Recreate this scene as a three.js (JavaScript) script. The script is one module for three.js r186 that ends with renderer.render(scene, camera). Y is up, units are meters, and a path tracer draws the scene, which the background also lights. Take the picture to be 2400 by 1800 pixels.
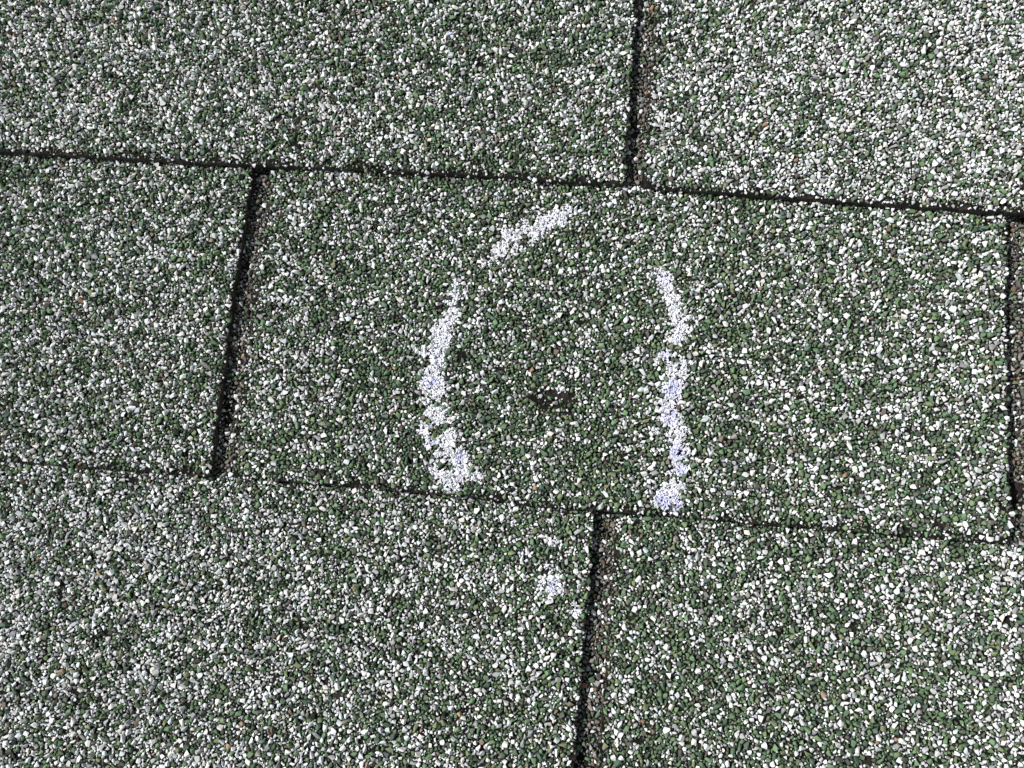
import * as THREE from 'three';
import { ConvexGeometry } from 'three/addons/geometries/ConvexGeometry.js';

const MM = 0.001, D2R = Math.PI / 180;
const scene = new THREE.Scene();

// ------------------------------------------------------------------ frame of the roof
// roof frame in millimetres: u along the courses, v up the slope, w out of the roof
const PITCH = 18.4 * D2R;
const AXU = new THREE.Vector3(1, 0, 0);
const AXV = new THREE.Vector3(0, Math.sin(PITCH), -Math.cos(PITCH));
const AXW = new THREE.Vector3(0, Math.cos(PITCH), Math.sin(PITCH));
const toWorldDir = (u, v, w) => new THREE.Vector3().addScaledVector(AXU, u).addScaledVector(AXV, v).addScaledVector(AXW, w);
const ROOF_H = 2.9;                                   // the roof lies this high above the yard
const toWorld = (u, v, w) => toWorldDir(u * MM, v * MM, w * MM).add(new THREE.Vector3(0, ROOF_H, 0));

// ------------------------------------------------------------------ camera (a phone held 30 cm above the roof)
const EYE = [140.7, 12.1, 300.9];
const rx = -6.63 * D2R, ry = -2.75 * D2R, rz = -4.62 * D2R;
const RC = new THREE.Matrix4().makeRotationX(rx)
  .multiply(new THREE.Matrix4().makeRotationY(ry)).multiply(new THREE.Matrix4().makeRotationZ(rz)).elements;
const row = (i) => [RC[i], RC[4 + i], RC[8 + i]];     // camera axes in the roof frame
const FPX = 1200 / Math.tan(33.5 * D2R);
const camera = new THREE.PerspectiveCamera(2 * Math.atan(900 / FPX) / D2R, 4 / 3, 0.01, 200);
{
  const m = new THREE.Matrix4().makeBasis(toWorldDir(...row(0)), toWorldDir(...row(1)), toWorldDir(...row(2)));
  camera.quaternion.setFromRotationMatrix(m);
  camera.position.copy(toWorld(...EYE));
}
scene.add(camera);

// ------------------------------------------------------------------ sky, sun, exposure
const SUN_EL = 40 * D2R, SUN_AZ = 10 * D2R;           // over the roof plane; from the left, a little from up the slope
const sunDir = toWorldDir(-Math.cos(SUN_EL) * Math.cos(SUN_AZ), Math.cos(SUN_EL) * Math.sin(SUN_AZ), Math.sin(SUN_EL)).normalize();
{                                                     // a clear, slightly hazy sky: pale at the horizon, light blue overhead, brighter towards the sun
  const W = 512, H = 256, a = new Float32Array(W * H * 4), d = new THREE.Vector3();
  for (let y = 0; y < H; y++) for (let x = 0; x < W; x++) {
    const th = (x + 0.5) / W * 2 * Math.PI - Math.PI, el = ((y + 0.5) / H - 0.5) * Math.PI;
    d.set(Math.cos(el) * Math.cos(th), Math.sin(el), Math.cos(el) * Math.sin(th));
    const h = Math.pow(1 - Math.max(0, d.y), 2.2), g = Math.max(0, d.dot(sunDir)), glow = 0.35 * Math.pow(g, 6) + 0.8 * Math.pow(g, 60), i = (y * W + x) * 4;
    const c = d.y >= 0 ? [0.50 + 0.30 * h, 0.58 + 0.25 * h, 0.70 + 0.16 * h] : [0.30, 0.30, 0.27];
    a[i] = c[0] + (d.y >= 0 ? glow : 0); a[i + 1] = c[1] + (d.y >= 0 ? glow * 0.97 : 0); a[i + 2] = c[2] + (d.y >= 0 ? glow * 0.92 : 0); a[i + 3] = 1;
  }
  const t = new THREE.DataTexture(a, W, H, THREE.RGBAFormat, THREE.FloatType);
  t.mapping = THREE.EquirectangularReflectionMapping; t.magFilter = THREE.LinearFilter; t.minFilter = THREE.LinearFilter; t.needsUpdate = true;
  scene.background = t; scene.environment = t;
}
scene.environmentIntensity = scene.backgroundIntensity = 0.33;
const sun = new THREE.DirectionalLight(new THREE.Color(1, 0.985, 0.965), 4.6);
sun.position.copy(sunDir).multiplyScalar(6).add(toWorld(100, 50, 0));
sun.target.position.copy(toWorld(100, 50, 0));
sun.castShadow = true;
sun.shadow.mapSize.set(4096, 4096);
Object.assign(sun.shadow.camera, { left: -1.3, right: 1.3, top: 1.3, bottom: -1.3, near: 0.5, far: 20 });
scene.add(sun, sun.target);
const renderer = new THREE.WebGLRenderer({ antialias: true });
renderer.toneMapping = THREE.LinearToneMapping;
renderer.toneMappingExposure = 1.2;
renderer.shadowMap.enabled = true;

// ------------------------------------------------------------------ helpers
function rng(seed) {
  let a = seed >>> 0;
  return () => { a = (a + 0x6d2b79f5) | 0; let t = Math.imul(a ^ (a >>> 15), 1 | a); t = (t + Math.imul(t ^ (t >>> 7), 61 | t)) ^ t; return ((t ^ (t >>> 14)) >>> 0) / 4294967296; };
}
const hash = (x, y, s) => { let h = Math.imul(x | 0, 374761393) ^ Math.imul(y | 0, 668265263) ^ Math.imul(s | 0, 2246822519); h = Math.imul(h ^ (h >>> 13), 1274126177); return ((h ^ (h >>> 16)) >>> 0) / 4294967296; };
function noise(x, y, s) {
  const xi = Math.floor(x), yi = Math.floor(y), fx = x - xi, fy = y - yi, sx = fx * fx * (3 - 2 * fx), sy = fy * fy * (3 - 2 * fy);
  const a = hash(xi, yi, s), b = hash(xi + 1, yi, s), c = hash(xi, yi + 1, s), d = hash(xi + 1, yi + 1, s);
  return a + (b - a) * sx + (c - a) * sy + (a - b - c + d) * sx * sy;
}
const clamp = (x, a, b) => Math.min(b, Math.max(a, x));
// a pixel of the photograph met with the plane w = 0 of the roof, mm
function px(x, y) {
  const a = (x - 1200) / FPX, b = -(y - 900) / FPX, [r0, r1, r2] = [row(0), row(1), row(2)];
  const d = [0, 1, 2].map((i) => a * r0[i] + b * r1[i] - r2[i]);
  const s = -EYE[2] / d[2];
  return [EYE[0] + s * d[0], EYE[1] + s * d[1]];
}
function lerpTable(t, x) {                            // t: sorted [x, y] pairs
  if (x <= t[0][0]) return t[0][1];
  for (let i = 1; i < t.length; i++) if (x <= t[i][0]) { const f = (x - t[i - 1][0]) / (t[i][0] - t[i - 1][0]); return t[i - 1][1] + f * (t[i][1] - t[i - 1][1]); }
  return t[t.length - 1][1];
}

// ------------------------------------------------------------------ layout of the courses
const TAB = 305, EXP = 128.3, STEP = 3.4, THICK = 3.0;  // tab width, exposure, rise from course to course, shingle thickness
const ROWS = [-4, 9];                                   // first and last course built
const lipOf = (r) => EXP * (2 - r);                     // lower edge of course r
// lower edges seen in the photograph: what they deviate from a straight line
const LIP = {
  1: [[0, 354], [200, 367], [400, 378], [495, 384], [800, 395], [1200, 416], [1469, 433], [1500, 437], [1750, 456], [2000, 474], [2300, 495], [2400, 501]],
  2: [[0, 1081], [200, 1096], [400, 1111], [600, 1124], [800, 1139], [1085, 1166], [1250, 1186], [1450, 1202], [1600, 1213], [2000, 1246], [2250, 1266], [2380, 1275]],
};
for (const k of [1, 2]) LIP[k] = LIP[k].map(([x, y]) => { const [u, v] = px(x, y); return [u, clamp(v - lipOf(k), -1.6, 1.6)]; });
const lip = (r, u) => lipOf(r) + (LIP[r] ? lerpTable(LIP[r], u) : 0.8 * (noise(u / 60, r * 7.3, 5) - 0.5))
  + 0.9 * (noise(u / 3.4, r * 9.7, 6) - 0.5) + 0.35 * (noise(u / 0.9, r * 3.1, 7) - 0.5);
// sides of the slots, as seen
const SLOT = {
  '1:0': [[[1495, 0], [1485, 150], [1475, 300], [1470, 380], [1468, 433]], [[1531, 0], [1521, 150], [1511, 290], [1500, 380], [1494, 436]]],
  '2:0': [[[588, 397], [572, 520], [549, 650], [522, 900], [507, 1000], [499, 1105]], [[620, 397], [612, 470], [604, 560], [588, 650], [559, 900], [552, 1000], [540, 1105]]],
  '2:1': [[[2373, 515], [2369, 700], [2370, 880], [2371, 1050], [2373, 1270]], [[2418, 515], [2416, 700], [2412, 880], [2414, 1050], [2408, 1270]]],
  '3:0': [[[1396, 1215], [1386, 1350], [1377, 1450], [1364, 1600], [1352, 1750], [1349, 1800]], [[1434, 1215], [1428, 1350], [1420, 1450], [1410, 1600], [1397, 1750], [1391, 1800]]],
};
for (const k in SLOT) SLOT[k] = SLOT[k].map((e) => e.map(([x, y]) => { const [u, v] = px(x, y); return [v, u]; }).sort((a, b) => a[0] - b[0]));
const slotU = (r, n) => (((r % 2) + 2) % 2 ? 165.3 : 11.2) + TAB * n;
function slotSide(r, n, side, v) {                      // side 0: left rim, 1: right rim
  const t = SLOT[r + ':' + n];
  const base = t ? lerpTable(t[side], v) : slotU(r, n) + (side ? 3.3 : -3.3) + 0.8 * (noise(v / 40, r * 3 + n * 5 + side, 11) - 0.5);
  return base + (side ? 1.5 : -0.4) + 0.9 * (noise(v / 2.6, r * 13 + n * 7 + side * 3, 12) - 0.5) + 0.35 * (noise(v / 0.8, r * 17 + n * 11 + side * 5, 13) - 0.5);
}
const slotTop = (r) => lipOf(r) + EXP + 5;
const topW = (r, v) => -STEP * (v - lipOf(r)) / EXP;    // height of the top face of course r

// region in which every granule is built; beyond it the surface print takes over
const GR = { u0: -200, u1: 415, v0: -200, v1: 300 };

// ------------------------------------------------------------------ colours of the granules (linear)
const WHITES = [[0.75, 0.76, 0.745], [0.70, 0.715, 0.71], [0.77, 0.755, 0.71], [0.63, 0.645, 0.645], [0.45, 0.46, 0.46], [0.73, 0.745, 0.72], [0.71, 0.68, 0.63], [0.66, 0.70, 0.715], [0.30, 0.305, 0.30]];
const GREENS = [[0.101, 0.170, 0.087], [0.122, 0.199, 0.107], [0.073, 0.114, 0.064], [0.149, 0.216, 0.102], [0.051, 0.083, 0.050], [0.158, 0.188, 0.102], [0.077, 0.128, 0.087], [0.129, 0.225, 0.111], [0.098, 0.112, 0.078], [0.106, 0.167, 0.093]];
const DULLS = [[0.10, 0.088, 0.076], [0.20, 0.175, 0.15], [0.08, 0.076, 0.072], [0.29, 0.26, 0.23], [0.14, 0.145, 0.135], [0.15, 0.115, 0.085], [0.24, 0.235, 0.225]];
const RUSTS = [[0.32, 0.19, 0.11], [0.25, 0.14, 0.09], [0.36, 0.26, 0.15], [0.30, 0.22, 0.15]];
// share of white stones over the roof, read at places of the photograph
const SHARE = [[150, 150, 0.60], [700, 150, 0.50], [1200, 150, 0.48], [1250, 350, 0.44], [1700, 150, 0.66], [2250, 200, 0.66], [2000, 400, 0.62],
  [150, 700, 0.52], [400, 700, 0.47], [800, 600, 0.40], [1000, 900, 0.38], [1250, 800, 0.33], [1800, 700, 0.45], [2200, 700, 0.48], [2100, 1100, 0.44], [1500, 1000, 0.38],
  [150, 1400, 0.62], [600, 1300, 0.58], [1000, 1500, 0.60], [1200, 1350, 0.56], [1620, 1330, 0.40], [1500, 1520, 0.33], [1620, 1600, 0.34], [2200, 1500, 0.50], [1500, 1720, 0.36], [1850, 1650, 0.44], [200, 1700, 0.58]]
  .map(([x, y, s]) => [...px(x, y), s]);
function whiteShare(r, u, v) {
  let a = 0, b = 0;
  for (const [cu, cv, s] of SHARE) {
    const same = (cv > lipOf(1)) === (v > lipOf(1)) && (cv > lipOf(2)) === (v > lipOf(2));
    const w = (same ? 1 : 0.08) * Math.exp(-((u - cu) ** 2 + (v - cv) ** 2) / 3200) + 1e-5; a += w * s; b += w;
  }
  return a / b + 0.02 + 0.28 * (noise(u / 9, v / 9, 21) - 0.5) + 0.3 * (noise(u / 3.2, v / 3.2, 22) - 0.5);
}
const pick = (list, R) => list[Math.min(list.length - 1, Math.floor(R() * list.length))];
function stoneColor(r, u, v, inSlot, R) {
  let c; const x = R();
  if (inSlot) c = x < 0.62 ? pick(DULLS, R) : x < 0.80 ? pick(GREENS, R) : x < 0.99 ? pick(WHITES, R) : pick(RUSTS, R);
  else if (x < 0.0015) c = pick(RUSTS, R);
  else if (x < 0.03) c = pick(DULLS, R);
  else c = R() < whiteShare(r, u, v) ? pick(WHITES, R) : pick(GREENS, R);
  const k = 0.86 + 0.28 * R();
  return [c[0] * k, c[1] * k, c[2] * k];
}

// places where the granules are gone, pixel centre and radii in mm
const BARE = [[1294, 934, 9, 4.4], [1275, 936, 6.5, 4], [1330, 930, 4.5, 3], [1490, 285, 2.6, 6], [527, 965, 3, 9], [1355, 1785, 4, 4], [2392, 1160, 4, 7], [755, 1105, 3.5, 1.2], [880, 475, 1.6, 1.4], [700, 580, 2, 1.4], [1120, 380, 3, 1.6], [1140, 600, 2.4, 1.5], [300, 1125, 4, 1.4], [2265, 120, 3, 1.5], [910, 1405, 2.6, 1.6]]
  .map(([x, y, a, b]) => [...px(x, y), a, b]);
function bare(u, v) {
  for (const [bu, bv, a, b] of BARE) { const d = ((u - bu) / a) ** 2 + ((v - bv) / b) ** 2; if (d < 0.15 + 1.5 * noise(u / 1.7, v / 1.7, 31)) return hash(Math.floor(u * 7), Math.floor(v * 7), 33) > 0.06; }
  return noise(u / 2.6, v / 2.6, 32) > 0.905;
}

// ------------------------------------------------------------------ chalk: where the strokes run (pixels of the photograph)
const STROKES = [
  { label: 'short slanting white chalk dash closing the top of the chalk outline', seed: 1,
    dabs: [[1141, 613, 12, .5], [1150, 598, 8, .4], [1172, 579, 16, .9], [1189, 545, 14, .9], [1205, 556, 15, .95], [1222, 580, 8, .4], [1233, 528, 15, .9], [1250, 540, 17, .95], [1270, 536, 15, .9], [1275, 516, 14, .9], [1300, 510, 20, 1], [1317, 503, 12, .9], [1331, 487, 9, .8]], tint: [] },
  { label: 'long curved white chalk stroke bowing left and hooking at its foot', seed: 2,
    dabs: [[1066, 666, 12, .6], [1068, 690, 13, .9], [1090, 690, 8, .4], [1062, 712, 15, .9], [1055, 738, 16, .95], [1045, 757, 20, 1], [1036, 785, 22, 1], [1028, 812, 20, .95], [1000, 832, 16, .6], [1028, 842, 20, .85], [1014, 872, 20, .8], [1012, 898, 26, .95], [1032, 916, 16, .9], [1046, 922, 12, .7], [1020, 945, 20, .75], [990, 940, 9, .5], [1022, 968, 20, .9], [1036, 988, 14, .85], [996, 1006, 14, .8], [1005, 1016, 10, .7], [1052, 1002, 12, .6], [1058, 1026, 17, .9], [1035, 1050, 22, .85], [1012, 1040, 14, .7], [1076, 1072, 17, .95], [1084, 1095, 16, .85], [1090, 1117, 16, .85], [1060, 1132, 22, 1], [1040, 1125, 16, .9], [1026, 1110, 15, .8], [1016, 1094, 11, .7], [1118, 1120, 12, .8]],
    tint: [[1010, 893, 16], [1010, 1038, 12], [1076, 1072, 12]] },
  { label: 'long white and lilac chalk stroke, nearly straight, ending at the shingle edge', seed: 3,
    dabs: [[1540, 641, 11, .7], [1550, 632, 7, .6], [1564, 655, 16, 1], [1572, 676, 13, .95], [1579, 703, 18, .95], [1588, 738, 16, .9], [1578, 742, 9, .6], [1596, 764, 17, .95], [1593, 790, 17, .9], [1560, 832, 15, 1], [1534, 845, 10, .9], [1602, 850, 14, .85], [1610, 862, 11, .7], [1579, 876, 21, .9], [1577, 912, 21, 1], [1579, 945, 23, .9], [1572, 975, 20, .95], [1590, 985, 14, .7], [1588, 1010, 20, .9], [1589, 1032, 14, .8], [1587, 1060, 19, 1], [1594, 1076, 11, .9], [1596, 1100, 16, 1], [1566, 1122, 17, .6], [1580, 1138, 16, .6], [1593, 1142, 15, .9], [1556, 1174, 22, .95], [1588, 1172, 19, .95], [1586, 1200, 10, .9], [1536, 1008, 8, .8]],
    tint: [[1578, 912, 24], [1570, 975, 20], [1587, 1060, 22], [1597, 1100, 20], [1552, 1176, 24], [1588, 1180, 20], [1562, 655, 12], [1560, 832, 16]] },
  { label: 'faint chalk smudge dusted on stones beside the slot below', seed: 4,
    dabs: [[1295, 1374, 24, .75], [1272, 1368, 12, .4], [1286, 1345, 14, .4], [1288, 1325, 10, .5], [1262, 1312, 10, .4], [1296, 1272, 9, .8], [1355, 1420, 13, .5], [1348, 1437, 11, .5], [1335, 1428, 8, .3]], tint: [[1295, 1376, 12]] },
  { label: 'single pale bluish chalk crumb lying on the upper shingle', seed: 5, dabs: [[1050, 78, 7, 1]], tint: [[1050, 78, 12]] },
];
for (const s of STROKES) {
  s.dabs = s.dabs.map(([x, y, r, d]) => [...px(x, y), r / 5.75, d]);
  s.tint = s.tint.map(([x, y, r]) => [...px(x, y), r / 5.75]);
  s.stones = [];
}
function chalkAt(u, v, R) {
  for (const s of STROKES) for (const [cu, cv, r, d] of s.dabs) {
    const q = Math.hypot(u - cu, v - cv) / r;
    if (q < 1.35 && R() < d * clamp((1.4 - q) * 1.6, 0, 1) && noise(u / 1.3, v / 1.3, 71) < 0.6 + 0.5 * d - 0.3 * q) return s;
  }
  return null;
}

// ------------------------------------------------------------------ materials
function canvasData(n, f, srgb, rep) {
  const a = new Uint8Array(n * n * 4);
  for (let y = 0; y < n; y++) for (let x = 0; x < n; x++) { const c = f(x, y); const i = (y * n + x) * 4; a[i] = c[0] * 255; a[i + 1] = c[1] * 255; a[i + 2] = c[2] * 255; a[i + 3] = 255; }
  const t = new THREE.DataTexture(a, n, n); t.wrapS = t.wrapT = THREE.RepeatWrapping; t.magFilter = THREE.LinearFilter; t.minFilter = THREE.LinearMipmapLinearFilter; t.generateMipmaps = true;
  if (srgb) t.colorSpace = THREE.SRGBColorSpace; t.repeat.set(rep, rep); t.needsUpdate = true; return t;
}
const lin2s = (x) => (x <= 0.0031308 ? 12.92 * x : 1.055 * Math.pow(x, 1 / 2.4) - 0.055);
const tnoise = (x, y, n, k, s) => { // tiling noise on an n-pixel tile with k cells
  const X = x / n * k, Y = y / n * k, xi = Math.floor(X), yi = Math.floor(Y), fx = X - xi, fy = Y - yi, sx = fx * fx * (3 - 2 * fx), sy = fy * fy * (3 - 2 * fy), m = (q) => ((q % k) + k) % k;
  const a = hash(m(xi), m(yi), s), b = hash(m(xi + 1), m(yi), s), c = hash(m(xi), m(yi + 1), s), d = hash(m(xi + 1), m(yi + 1), s);
  return a + (b - a) * sx + (c - a) * sy + (a - b - c + d) * sx * sy;
};
// bitumen between the stones: near black with brown dust
const TILE = 0.06;
const bitMap = canvasData(512, (x, y) => {
  const n = 0.5 * tnoise(x, y, 512, 24, 41) + 0.3 * tnoise(x, y, 512, 90, 42) + 0.2 * tnoise(x, y, 512, 256, 43), f = Math.max(0, n - 0.42) * 1.8;
  return [0.009 + 0.046 * f, 0.008 + 0.037 * f, 0.0072 + 0.030 * f].map(lin2s);
}, true, 1 / TILE);
const bitBump = canvasData(512, (x, y) => { const n = 0.4 * tnoise(x, y, 512, 40, 44) + 0.35 * tnoise(x, y, 512, 120, 45) + 0.25 * tnoise(x, y, 512, 256, 46); return [n, n, n]; }, false, 1 / TILE);
const bitumen = new THREE.MeshPhysicalMaterial({ map: bitMap, bumpMap: bitBump, bumpScale: 0.0006, roughness: 1, specularIntensity: 0.3 });
// cut edge of the mat: fibres and dirt in brown-black bitumen
const edgeMap = canvasData(512, (x, y) => {
  const n = 0.35 * tnoise(x, y, 512, 30, 51) + 0.35 * tnoise(x, y, 512, 130, 52) + 0.3 * tnoise(x, y, 512, 256, 53), f = Math.max(0, n - 0.36) * 1.7;
  return [0.012 + 0.10 * f, 0.0105 + 0.084 * f, 0.0095 + 0.068 * f].map(lin2s);
}, true, 1 / TILE);
const cutEdge = new THREE.MeshStandardMaterial({ map: edgeMap, bumpMap: bitBump, bumpScale: 0.0009, roughness: 0.9 });
const granuleMat = new THREE.MeshStandardMaterial({ color: 0xffffff, roughness: 0.8, flatShading: true });
const chalkMat = new THREE.MeshStandardMaterial({ color: 0xffffff, roughness: 1, vertexColors: true, flatShading: true });
const deckMat = new THREE.MeshStandardMaterial({ color: new THREE.Color().setRGB(0.03, 0.028, 0.026), roughness: 0.95 });

// the surface print for shingles beyond the built granules
const PRN = 1024, PRT = 0.16;
let printMap, printBump;
{
  const R = rng(77), col = new Float32Array(PRN * PRN * 3).fill(0.016), hgt = new Float32Array(PRN * PRN);
  const mmpx = PRT * 1000 / PRN;
  for (let i = 0; i < 42000; i++) {
    const d = 0.8 + 1.5 * R() * R() + (R() < 0.2 ? 0.5 : 0), cx = R() * PRN, cy = R() * PRN, a = R() * 6.28, el = 0.75 + 0.5 * R(), h = 0.4 + 0.6 * R(), s = d / 2 / mmpx, rr = Math.ceil(s * 1.4);
    const c = R() < 0.05 ? pick(DULLS, R) : R() < 0.5 ? pick(WHITES, R) : pick(GREENS, R), ca = Math.cos(a), sa = Math.sin(a), p = 2.4 + 3 * R();
    for (let y = -rr; y <= rr; y++) for (let x = -rr; x <= rr; x++) {
      const X = Math.abs(x * ca + y * sa) / (s * el), Y = Math.abs(-x * sa + y * ca) / (s / el), q = X ** p + Y ** p;
      if (q > 1) continue;
      const z = h * (1 - 0.5 * q), k = (((cy + y + PRN) % PRN) | 0) * PRN + (((cx + x + PRN) % PRN) | 0);
      if (z > hgt[k]) { hgt[k] = z; col[k * 3] = c[0]; col[k * 3 + 1] = c[1]; col[k * 3 + 2] = c[2]; }
    }
  }
  printMap = canvasData(PRN, (x, y) => { const k = (y * PRN + x) * 3; return [col[k], col[k + 1], col[k + 2]].map(lin2s); }, true, 1 / PRT);
  printBump = canvasData(PRN, (x, y) => { const h = hgt[y * PRN + x]; return [h, h, h]; }, false, 1 / PRT);
}
const printed = new THREE.MeshStandardMaterial({ map: printMap, bumpMap: printBump, bumpScale: 0.0009, roughness: 0.85 });

// ------------------------------------------------------------------ crushed-stone shapes
function hull(seed, n, flat) {
  const R = rng(seed), pts = [];
  for (let i = 0; i < n; i++) {
    const z = 1 - 2 * (i + 0.5) / n + (R() - 0.5) * 0.5, a = i * 2.39996 + (R() - 0.5) * 1.9, q = Math.sqrt(Math.max(0.05, 1 - z * z)), k = 0.40 + 0.20 * R();
    pts.push(new THREE.Vector3(Math.cos(a) * q * k, clamp(z, -1, 1) * k * flat, Math.sin(a) * q * k));
  }
  const g = new ConvexGeometry(pts); g.deleteAttribute('uv'); return g;
}
const HULLS = []; for (let i = 0; i < 10; i++) HULLS.push(hull(100 + i * 17, 8 + (i % 5), 0.9 + 0.1 * (i % 3)));

// ------------------------------------------------------------------ the roof
const roof = new THREE.Group();
roof.name = 'roof';
roof.userData = { kind: 'structure', label: 'roof slope covered in green and white granule asphalt shingles', };
roof.position.set(0, ROOF_H, 0); roof.rotation.x = PITCH;
scene.add(roof);
{
  const g = new THREE.BoxGeometry(2.6, 0.02, 2.2); const m = new THREE.Mesh(g, deckMat);
  m.name = 'roof_deck'; m.position.set(0.09, -0.028, 0.1); m.castShadow = m.receiveShadow = true; roof.add(m);
}
let nShingle = 0;
const tabs = {};                                        // row -> [{mesh, uL, uR, n}]
const TILT = Math.atan(STEP / EXP);
for (let r = ROWS[0]; r <= ROWS[1]; r++) {
  tabs[r] = [];
  for (let n = -4; n <= 3; n++) {                       // tab n lies between slots n and n + 1
    const v0 = lipOf(r), vt = slotTop(r), vh = v0 + 2 * EXP + 18, cu = slotU(r, n) + TAB / 2;
    if (cu < -950 || cu > 1200) continue;
    const near = Math.abs(cu - 110) < 460 && v0 > -330 && v0 < 330, st = near ? 0.7 : 8;
    const P = [], yOf = (v) => (v - v0) * MM, xOf = (u) => (u - cu) * MM;
    const uL0 = slotSide(r, n, 1, v0), uR0 = slotSide(r, n + 1, 0, v0), rc = 1.2;
    for (let u = uL0 + rc; u < uR0 - rc; u += st) P.push([u, lip(r, u)]);
    P.push([uR0 - rc * 0.3, lip(r, uR0) + rc * 0.35]);
    for (let v = v0 + rc; v < vt; v += st) P.push([slotSide(r, n + 1, 0, v), v]);
    const half = slotU(r, n + 1) - 0.15, halfL = slotU(r, n) + 0.15;
    P.push([half, vt + 1], [half, vh], [halfL, vh], [halfL, vt + 1]);
    const L = []; for (let v = v0 + rc; v < vt; v += st) L.push([slotSide(r, n, 1, v), v]);
    P.push(...L.reverse()); P.push([uL0 + rc * 0.3, lip(r, uL0) + rc * 0.35]);
    const shape = new THREE.Shape(P.map(([u, v]) => new THREE.Vector2(xOf(u), yOf(v))));
    const g = new THREE.ExtrudeGeometry(shape, { depth: THICK * MM, bevelEnabled: false, steps: 1 });
    g.rotateX(-Math.PI / 2); g.translate(0, -THICK * MM, 0);
    const inside = cu + TAB / 2 > GR.u0 && cu - TAB / 2 < GR.u1 && v0 + EXP > GR.v0 && v0 < GR.v1;
    const m = new THREE.Mesh(g, [inside ? bitumen : printed, cutEdge]);
    m.name = nShingle ? 'shingle_' + String(nShingle).padStart(3, '0') : 'shingle'; nShingle++;
    m.position.set(cu * MM, 0, -v0 * MM); m.rotation.x = -TILT;
    m.castShadow = m.receiveShadow = true; roof.add(m);
    tabs[r].push({ mesh: m, n, cu, v0, inside, list: HULLS.map(() => []) });
  }
}

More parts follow.
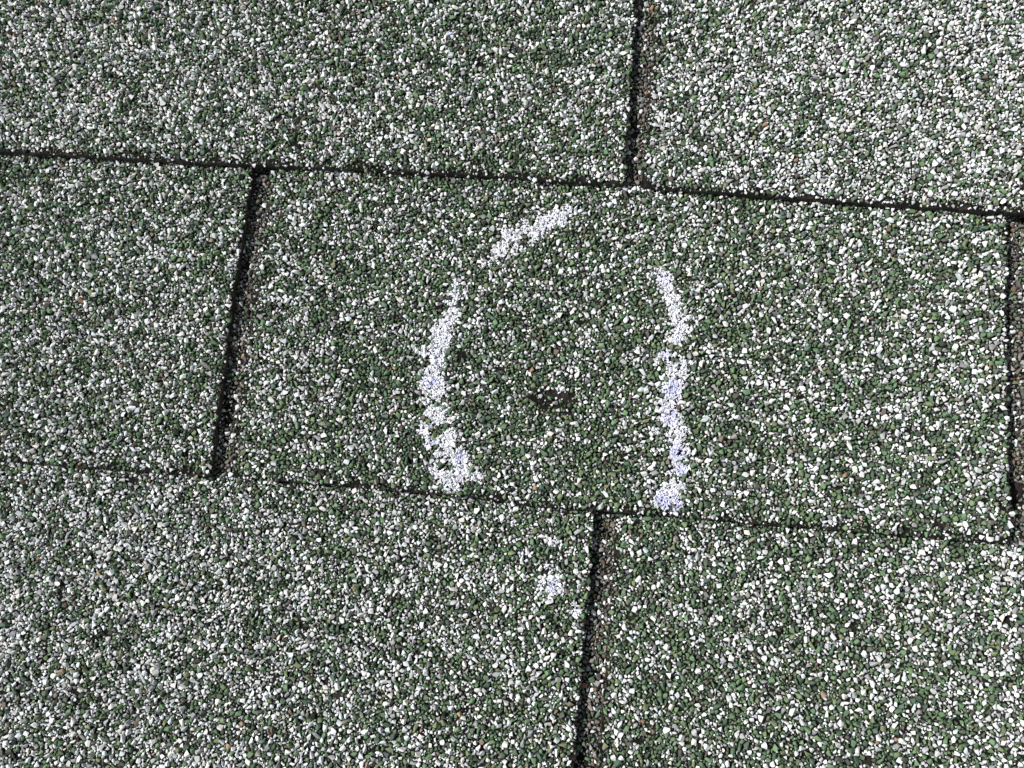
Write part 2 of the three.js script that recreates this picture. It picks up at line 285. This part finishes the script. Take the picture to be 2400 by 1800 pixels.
// ------------------------------------------------------------------ granules
const CLASSES = [[1.95, 2.7, 0.10], [1.5, 1.95, 0.38], [1.1, 1.5, 1.6], [0.75, 1.1, 2.0], [0.45, 0.75, 1.8]];
let total = 0;
for (let r = ROWS[0]; r <= ROWS[1]; r++) {
  const v0 = lipOf(r); if (v0 + 2 * EXP < GR.v0 || v0 > GR.v1) continue;
  const R = rng(9000 + r * 31), C = 2.7, va = v0 - 1, vb = v0 + 2 * EXP + 6, nx = Math.ceil((GR.u1 - GR.u0) / C) + 1, ny = Math.ceil((vb - va) / C) + 1;
  const head = new Int32Array(nx * ny).fill(-1), nxt = [], X = [], Y = [], Dm = [];
  const zone = (u, v) => {                              // 0 hidden, 1 open face, 2 floor of a slot of the course above
    const up = lip(r - 1, u);
    for (const t of tabs[r]) {
      const s = t.n;
      if (u > t.cu - TAB / 2 - 6 && u < t.cu + TAB / 2 + 6) {
        // own slots of this course
        for (const k of [s, s + 1]) if (v < slotTop(r) && u > slotSide(r, k, 0, v) - 0.15 && u < slotSide(r, k, 1, v) + 0.15) return 0;
      }
    }
    if (v < up + 1.2) return 1;
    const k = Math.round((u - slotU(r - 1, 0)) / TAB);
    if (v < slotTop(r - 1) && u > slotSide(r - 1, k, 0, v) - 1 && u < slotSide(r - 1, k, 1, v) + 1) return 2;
    return 0;
  };
  const areaOf = (GR.u1 - GR.u0);
  for (const [d0, d1, dens] of CLASSES) {
    const jobs = [[v0 - 0.4, v0 + EXP + 3, GR.u0, GR.u1]];
    for (let k = -2; k <= 2; k++) { const u = slotU(r - 1, k); if (u > GR.u0 - 8 && u < GR.u1 + 8) jobs.push([v0 + EXP, slotTop(r - 1), u - 9, u + 9]); }
    for (const [ja, jb, jc, jd] of jobs) {
      const N = Math.floor((jb - ja) * (jd - jc) * dens * 1.25);
      for (let i = 0; i < N; i++) {
        const u = jc + (jd - jc) * R(), v = ja + (jb - ja) * R(), d = d0 + (d1 - d0) * R();
        if (u < GR.u0 || u > GR.u1 || v < GR.v0 || v > GR.v1) continue;
        const cx = Math.floor((u - GR.u0) / C), cy = Math.floor((v - va) / C); if (cx < 0 || cy < 0 || cx >= nx || cy >= ny) continue;
        let hit = false;
        for (let y = Math.max(0, cy - 1); y <= Math.min(ny - 1, cy + 1) && !hit; y++) for (let x = Math.max(0, cx - 1); x <= Math.min(nx - 1, cx + 1) && !hit; x++)
          for (let q = head[y * nx + x]; q >= 0; q = nxt[q]) { const e = 0.395 * (d + Dm[q]), du = u - X[q], dv = v - Y[q]; if (du * du + dv * dv < e * e) { hit = true; break; } }
        if (hit) continue;
        const z = zone(u, v); if (!z) continue;
        if (bare(u, v)) continue;
        if (z === 2 && R() < 0.12) continue;
        if (z === 1) {                                  // the lower rim has lost many of its stones
          const e = v - lip(r, u); if (e < 0.36 * d || (e < 3.4 * noise(u / 4.5, r, 61) + 0.4 && R() < 0.88)) { if (R() < 0.97) continue; }
          const k = Math.round((u - slotU(r, 0)) / TAB), s0 = slotSide(r, k, 0, v) - u, s1 = u - slotSide(r, k, 1, v), sd = Math.max(s0, s1);
          if (v < slotTop(r) && sd < 0.3 + (s1 > s0 ? 3.0 : 1.2) * noise(v / 6, r * 5 + k, 62) && R() < 0.85) continue;
        }
        const id = X.length; X.push(u); Y.push(v); Dm.push(d); nxt.push(head[cy * nx + cx]); head[cy * nx + cx] = id;
        const t = tabs[r].find((q) => u >= slotU(r, q.n) && u < slotU(r, q.n + 1)); if (!t) continue;
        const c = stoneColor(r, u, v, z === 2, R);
        const lift = d * (0.10 + 0.25 * R()) + (z === 2 && R() < 0.2 ? 0.25 : 0);
        const s = z === 1 && chalkAt(u, v, R); if (s) { s.stones.push([u, v, topW(r, v) + lift, d]); const k = 0.5 + 0.5 * R(); c[0] += (0.86 - c[0]) * k; c[1] += (0.855 - c[1]) * k; c[2] += (0.91 - c[2]) * k; }
        t.list[Math.floor(R() * HULLS.length)].push([u, v, d, c, lift, R(), R(), R(), R(), R()]);
        total++;
      }
    }
  }
}
{
  const M = new THREE.Matrix4(), Q = new THREE.Quaternion(), Eu = new THREE.Euler(), Pv = new THREE.Vector3(), S = new THREE.Vector3(), K = new THREE.Color();
  for (const r in tabs) for (const t of tabs[r]) t.list.forEach((list, h) => {
    if (!list.length) return;
    const im = new THREE.InstancedMesh(HULLS[h], granuleMat, list.length);
    im.name = 'granules'; im.userData.kind = 'stuff';
    list.forEach(([u, v, d, c, lift, a, b, e, f, g], i) => {
      Eu.set((a - 0.5) * 1.3, b * 6.2832, (e - 0.5) * 1.3, 'YXZ'); Q.setFromEuler(Eu);
      const el = 0.92 + 0.55 * f * f; S.set(d * el * 1.06, d * (0.62 + 0.42 * g), d / Math.pow(el, 0.8) * 1.02).multiplyScalar(MM);
      Pv.set((u - t.cu) * MM, lift * MM, -(v - t.v0) * MM);
      im.setMatrixAt(i, M.compose(Pv, Q, S)); im.setColorAt(i, K.setRGB(...c));
    });
    im.castShadow = im.receiveShadow = true; t.mesh.add(im);
  });
}

// ------------------------------------------------------------------ chalk on the stones
const CR = []; for (let i = 0; i < 6; i++) CR.push(hull(700 + i * 13, 9 + i % 3, 0.8).attributes.position.array);
STROKES.forEach((s, si) => {
  const R = rng(500 + s.seed), pos = [], col = [], o = s.dabs[0];
  const base = [o[0], o[1], topW(o[1] > lip(1, o[0]) ? 1 : o[1] > lip(2, o[0]) ? 2 : 3, o[1])];
  const M = new THREE.Matrix4(), Q = new THREE.Quaternion(), Eu = new THREE.Euler(), p = new THREE.Vector3();
  const crumb = (u, v, w, d, flat) => {
    let tint = 0; for (const [tu, tv, tr] of s.tint) tint = Math.max(tint, clamp(1.5 - Math.hypot(u - tu, v - tv) / tr - 0.5 * R(), 0, 1));
    tint *= 0.55 + 0.45 * R();
    const k = 0.94 + 0.06 * R(), c = [(0.87 - 0.30 * tint) * k, (0.865 - 0.29 * tint) * k, (0.92 - 0.03 * tint) * k];
    Eu.set((R() - 0.5) * 0.5, R() * 6.28, (R() - 0.5) * 0.5); Q.setFromEuler(Eu);
    M.compose(new THREE.Vector3(u - base[0], w - base[2], -(v - base[1])), Q, new THREE.Vector3(d * (0.8 + 0.5 * R()), d * flat, d * (0.7 + 0.4 * R())));
    const src = CR[Math.floor(R() * CR.length)];
    for (let i = 0; i < src.length; i += 3) { p.set(src[i], src[i + 1], src[i + 2]).applyMatrix4(M).multiplyScalar(MM); pos.push(p.x, p.y, p.z); col.push(...c); }
  };
  if (si === 4) { crumb(base[0], base[1], base[2] + 0.9, 2.3, 0.8); crumb(base[0] + 0.7, base[1] + 0.3, base[2] + 0.8, 1.6, 0.8); }
  for (const [u, v, w, d] of s.stones) {
    const n = 4 + Math.floor(R() * 3 + 3 * d);
    for (let i = 0; i < n; i++) { const a = R() * 6.28, q = 0.62 * d * Math.sqrt(R()); crumb(u + q * Math.cos(a), v + q * Math.sin(a), w + d * (0.46 - 0.36 * q / d) + 0.1 * R(), 0.35 + 0.75 * R() * R(), 0.5); }
    for (let i = 0; i < 3; i++) { const a = R() * 6.28, q = d * (0.6 + 1.2 * R()); crumb(u + q * Math.cos(a), v + q * Math.sin(a), w + 0.35 * R(), 0.16 + 0.25 * R(), 0.7); }
  }
  if (!pos.length) return;
  const g = new THREE.BufferGeometry(); g.setAttribute('position', new THREE.Float32BufferAttribute(pos, 3)); g.setAttribute('color', new THREE.Float32BufferAttribute(col, 3)); g.computeVertexNormals();
  const m = new THREE.Mesh(g, chalkMat);
  m.name = si === 4 ? 'chalk_crumb' : si ? 'chalk_stroke_' + String(si).padStart(3, '0') : 'chalk_stroke';
  if (si === 3) m.name = 'chalk_smudge';
  m.position.copy(toWorld(...base)); m.rotation.x = PITCH;
  m.userData = { label: s.label, category: si === 4 ? 'chalk crumb' : 'chalk mark' };
  if (si < 4) m.userData.group = 'chalk marks on the shingles';
  m.castShadow = m.receiveShadow = true; scene.add(m);
});
console.log('granules', total, 'chalk stones', STROKES.map((s) => s.stones.length).join(' '));
renderer.render(scene, camera);
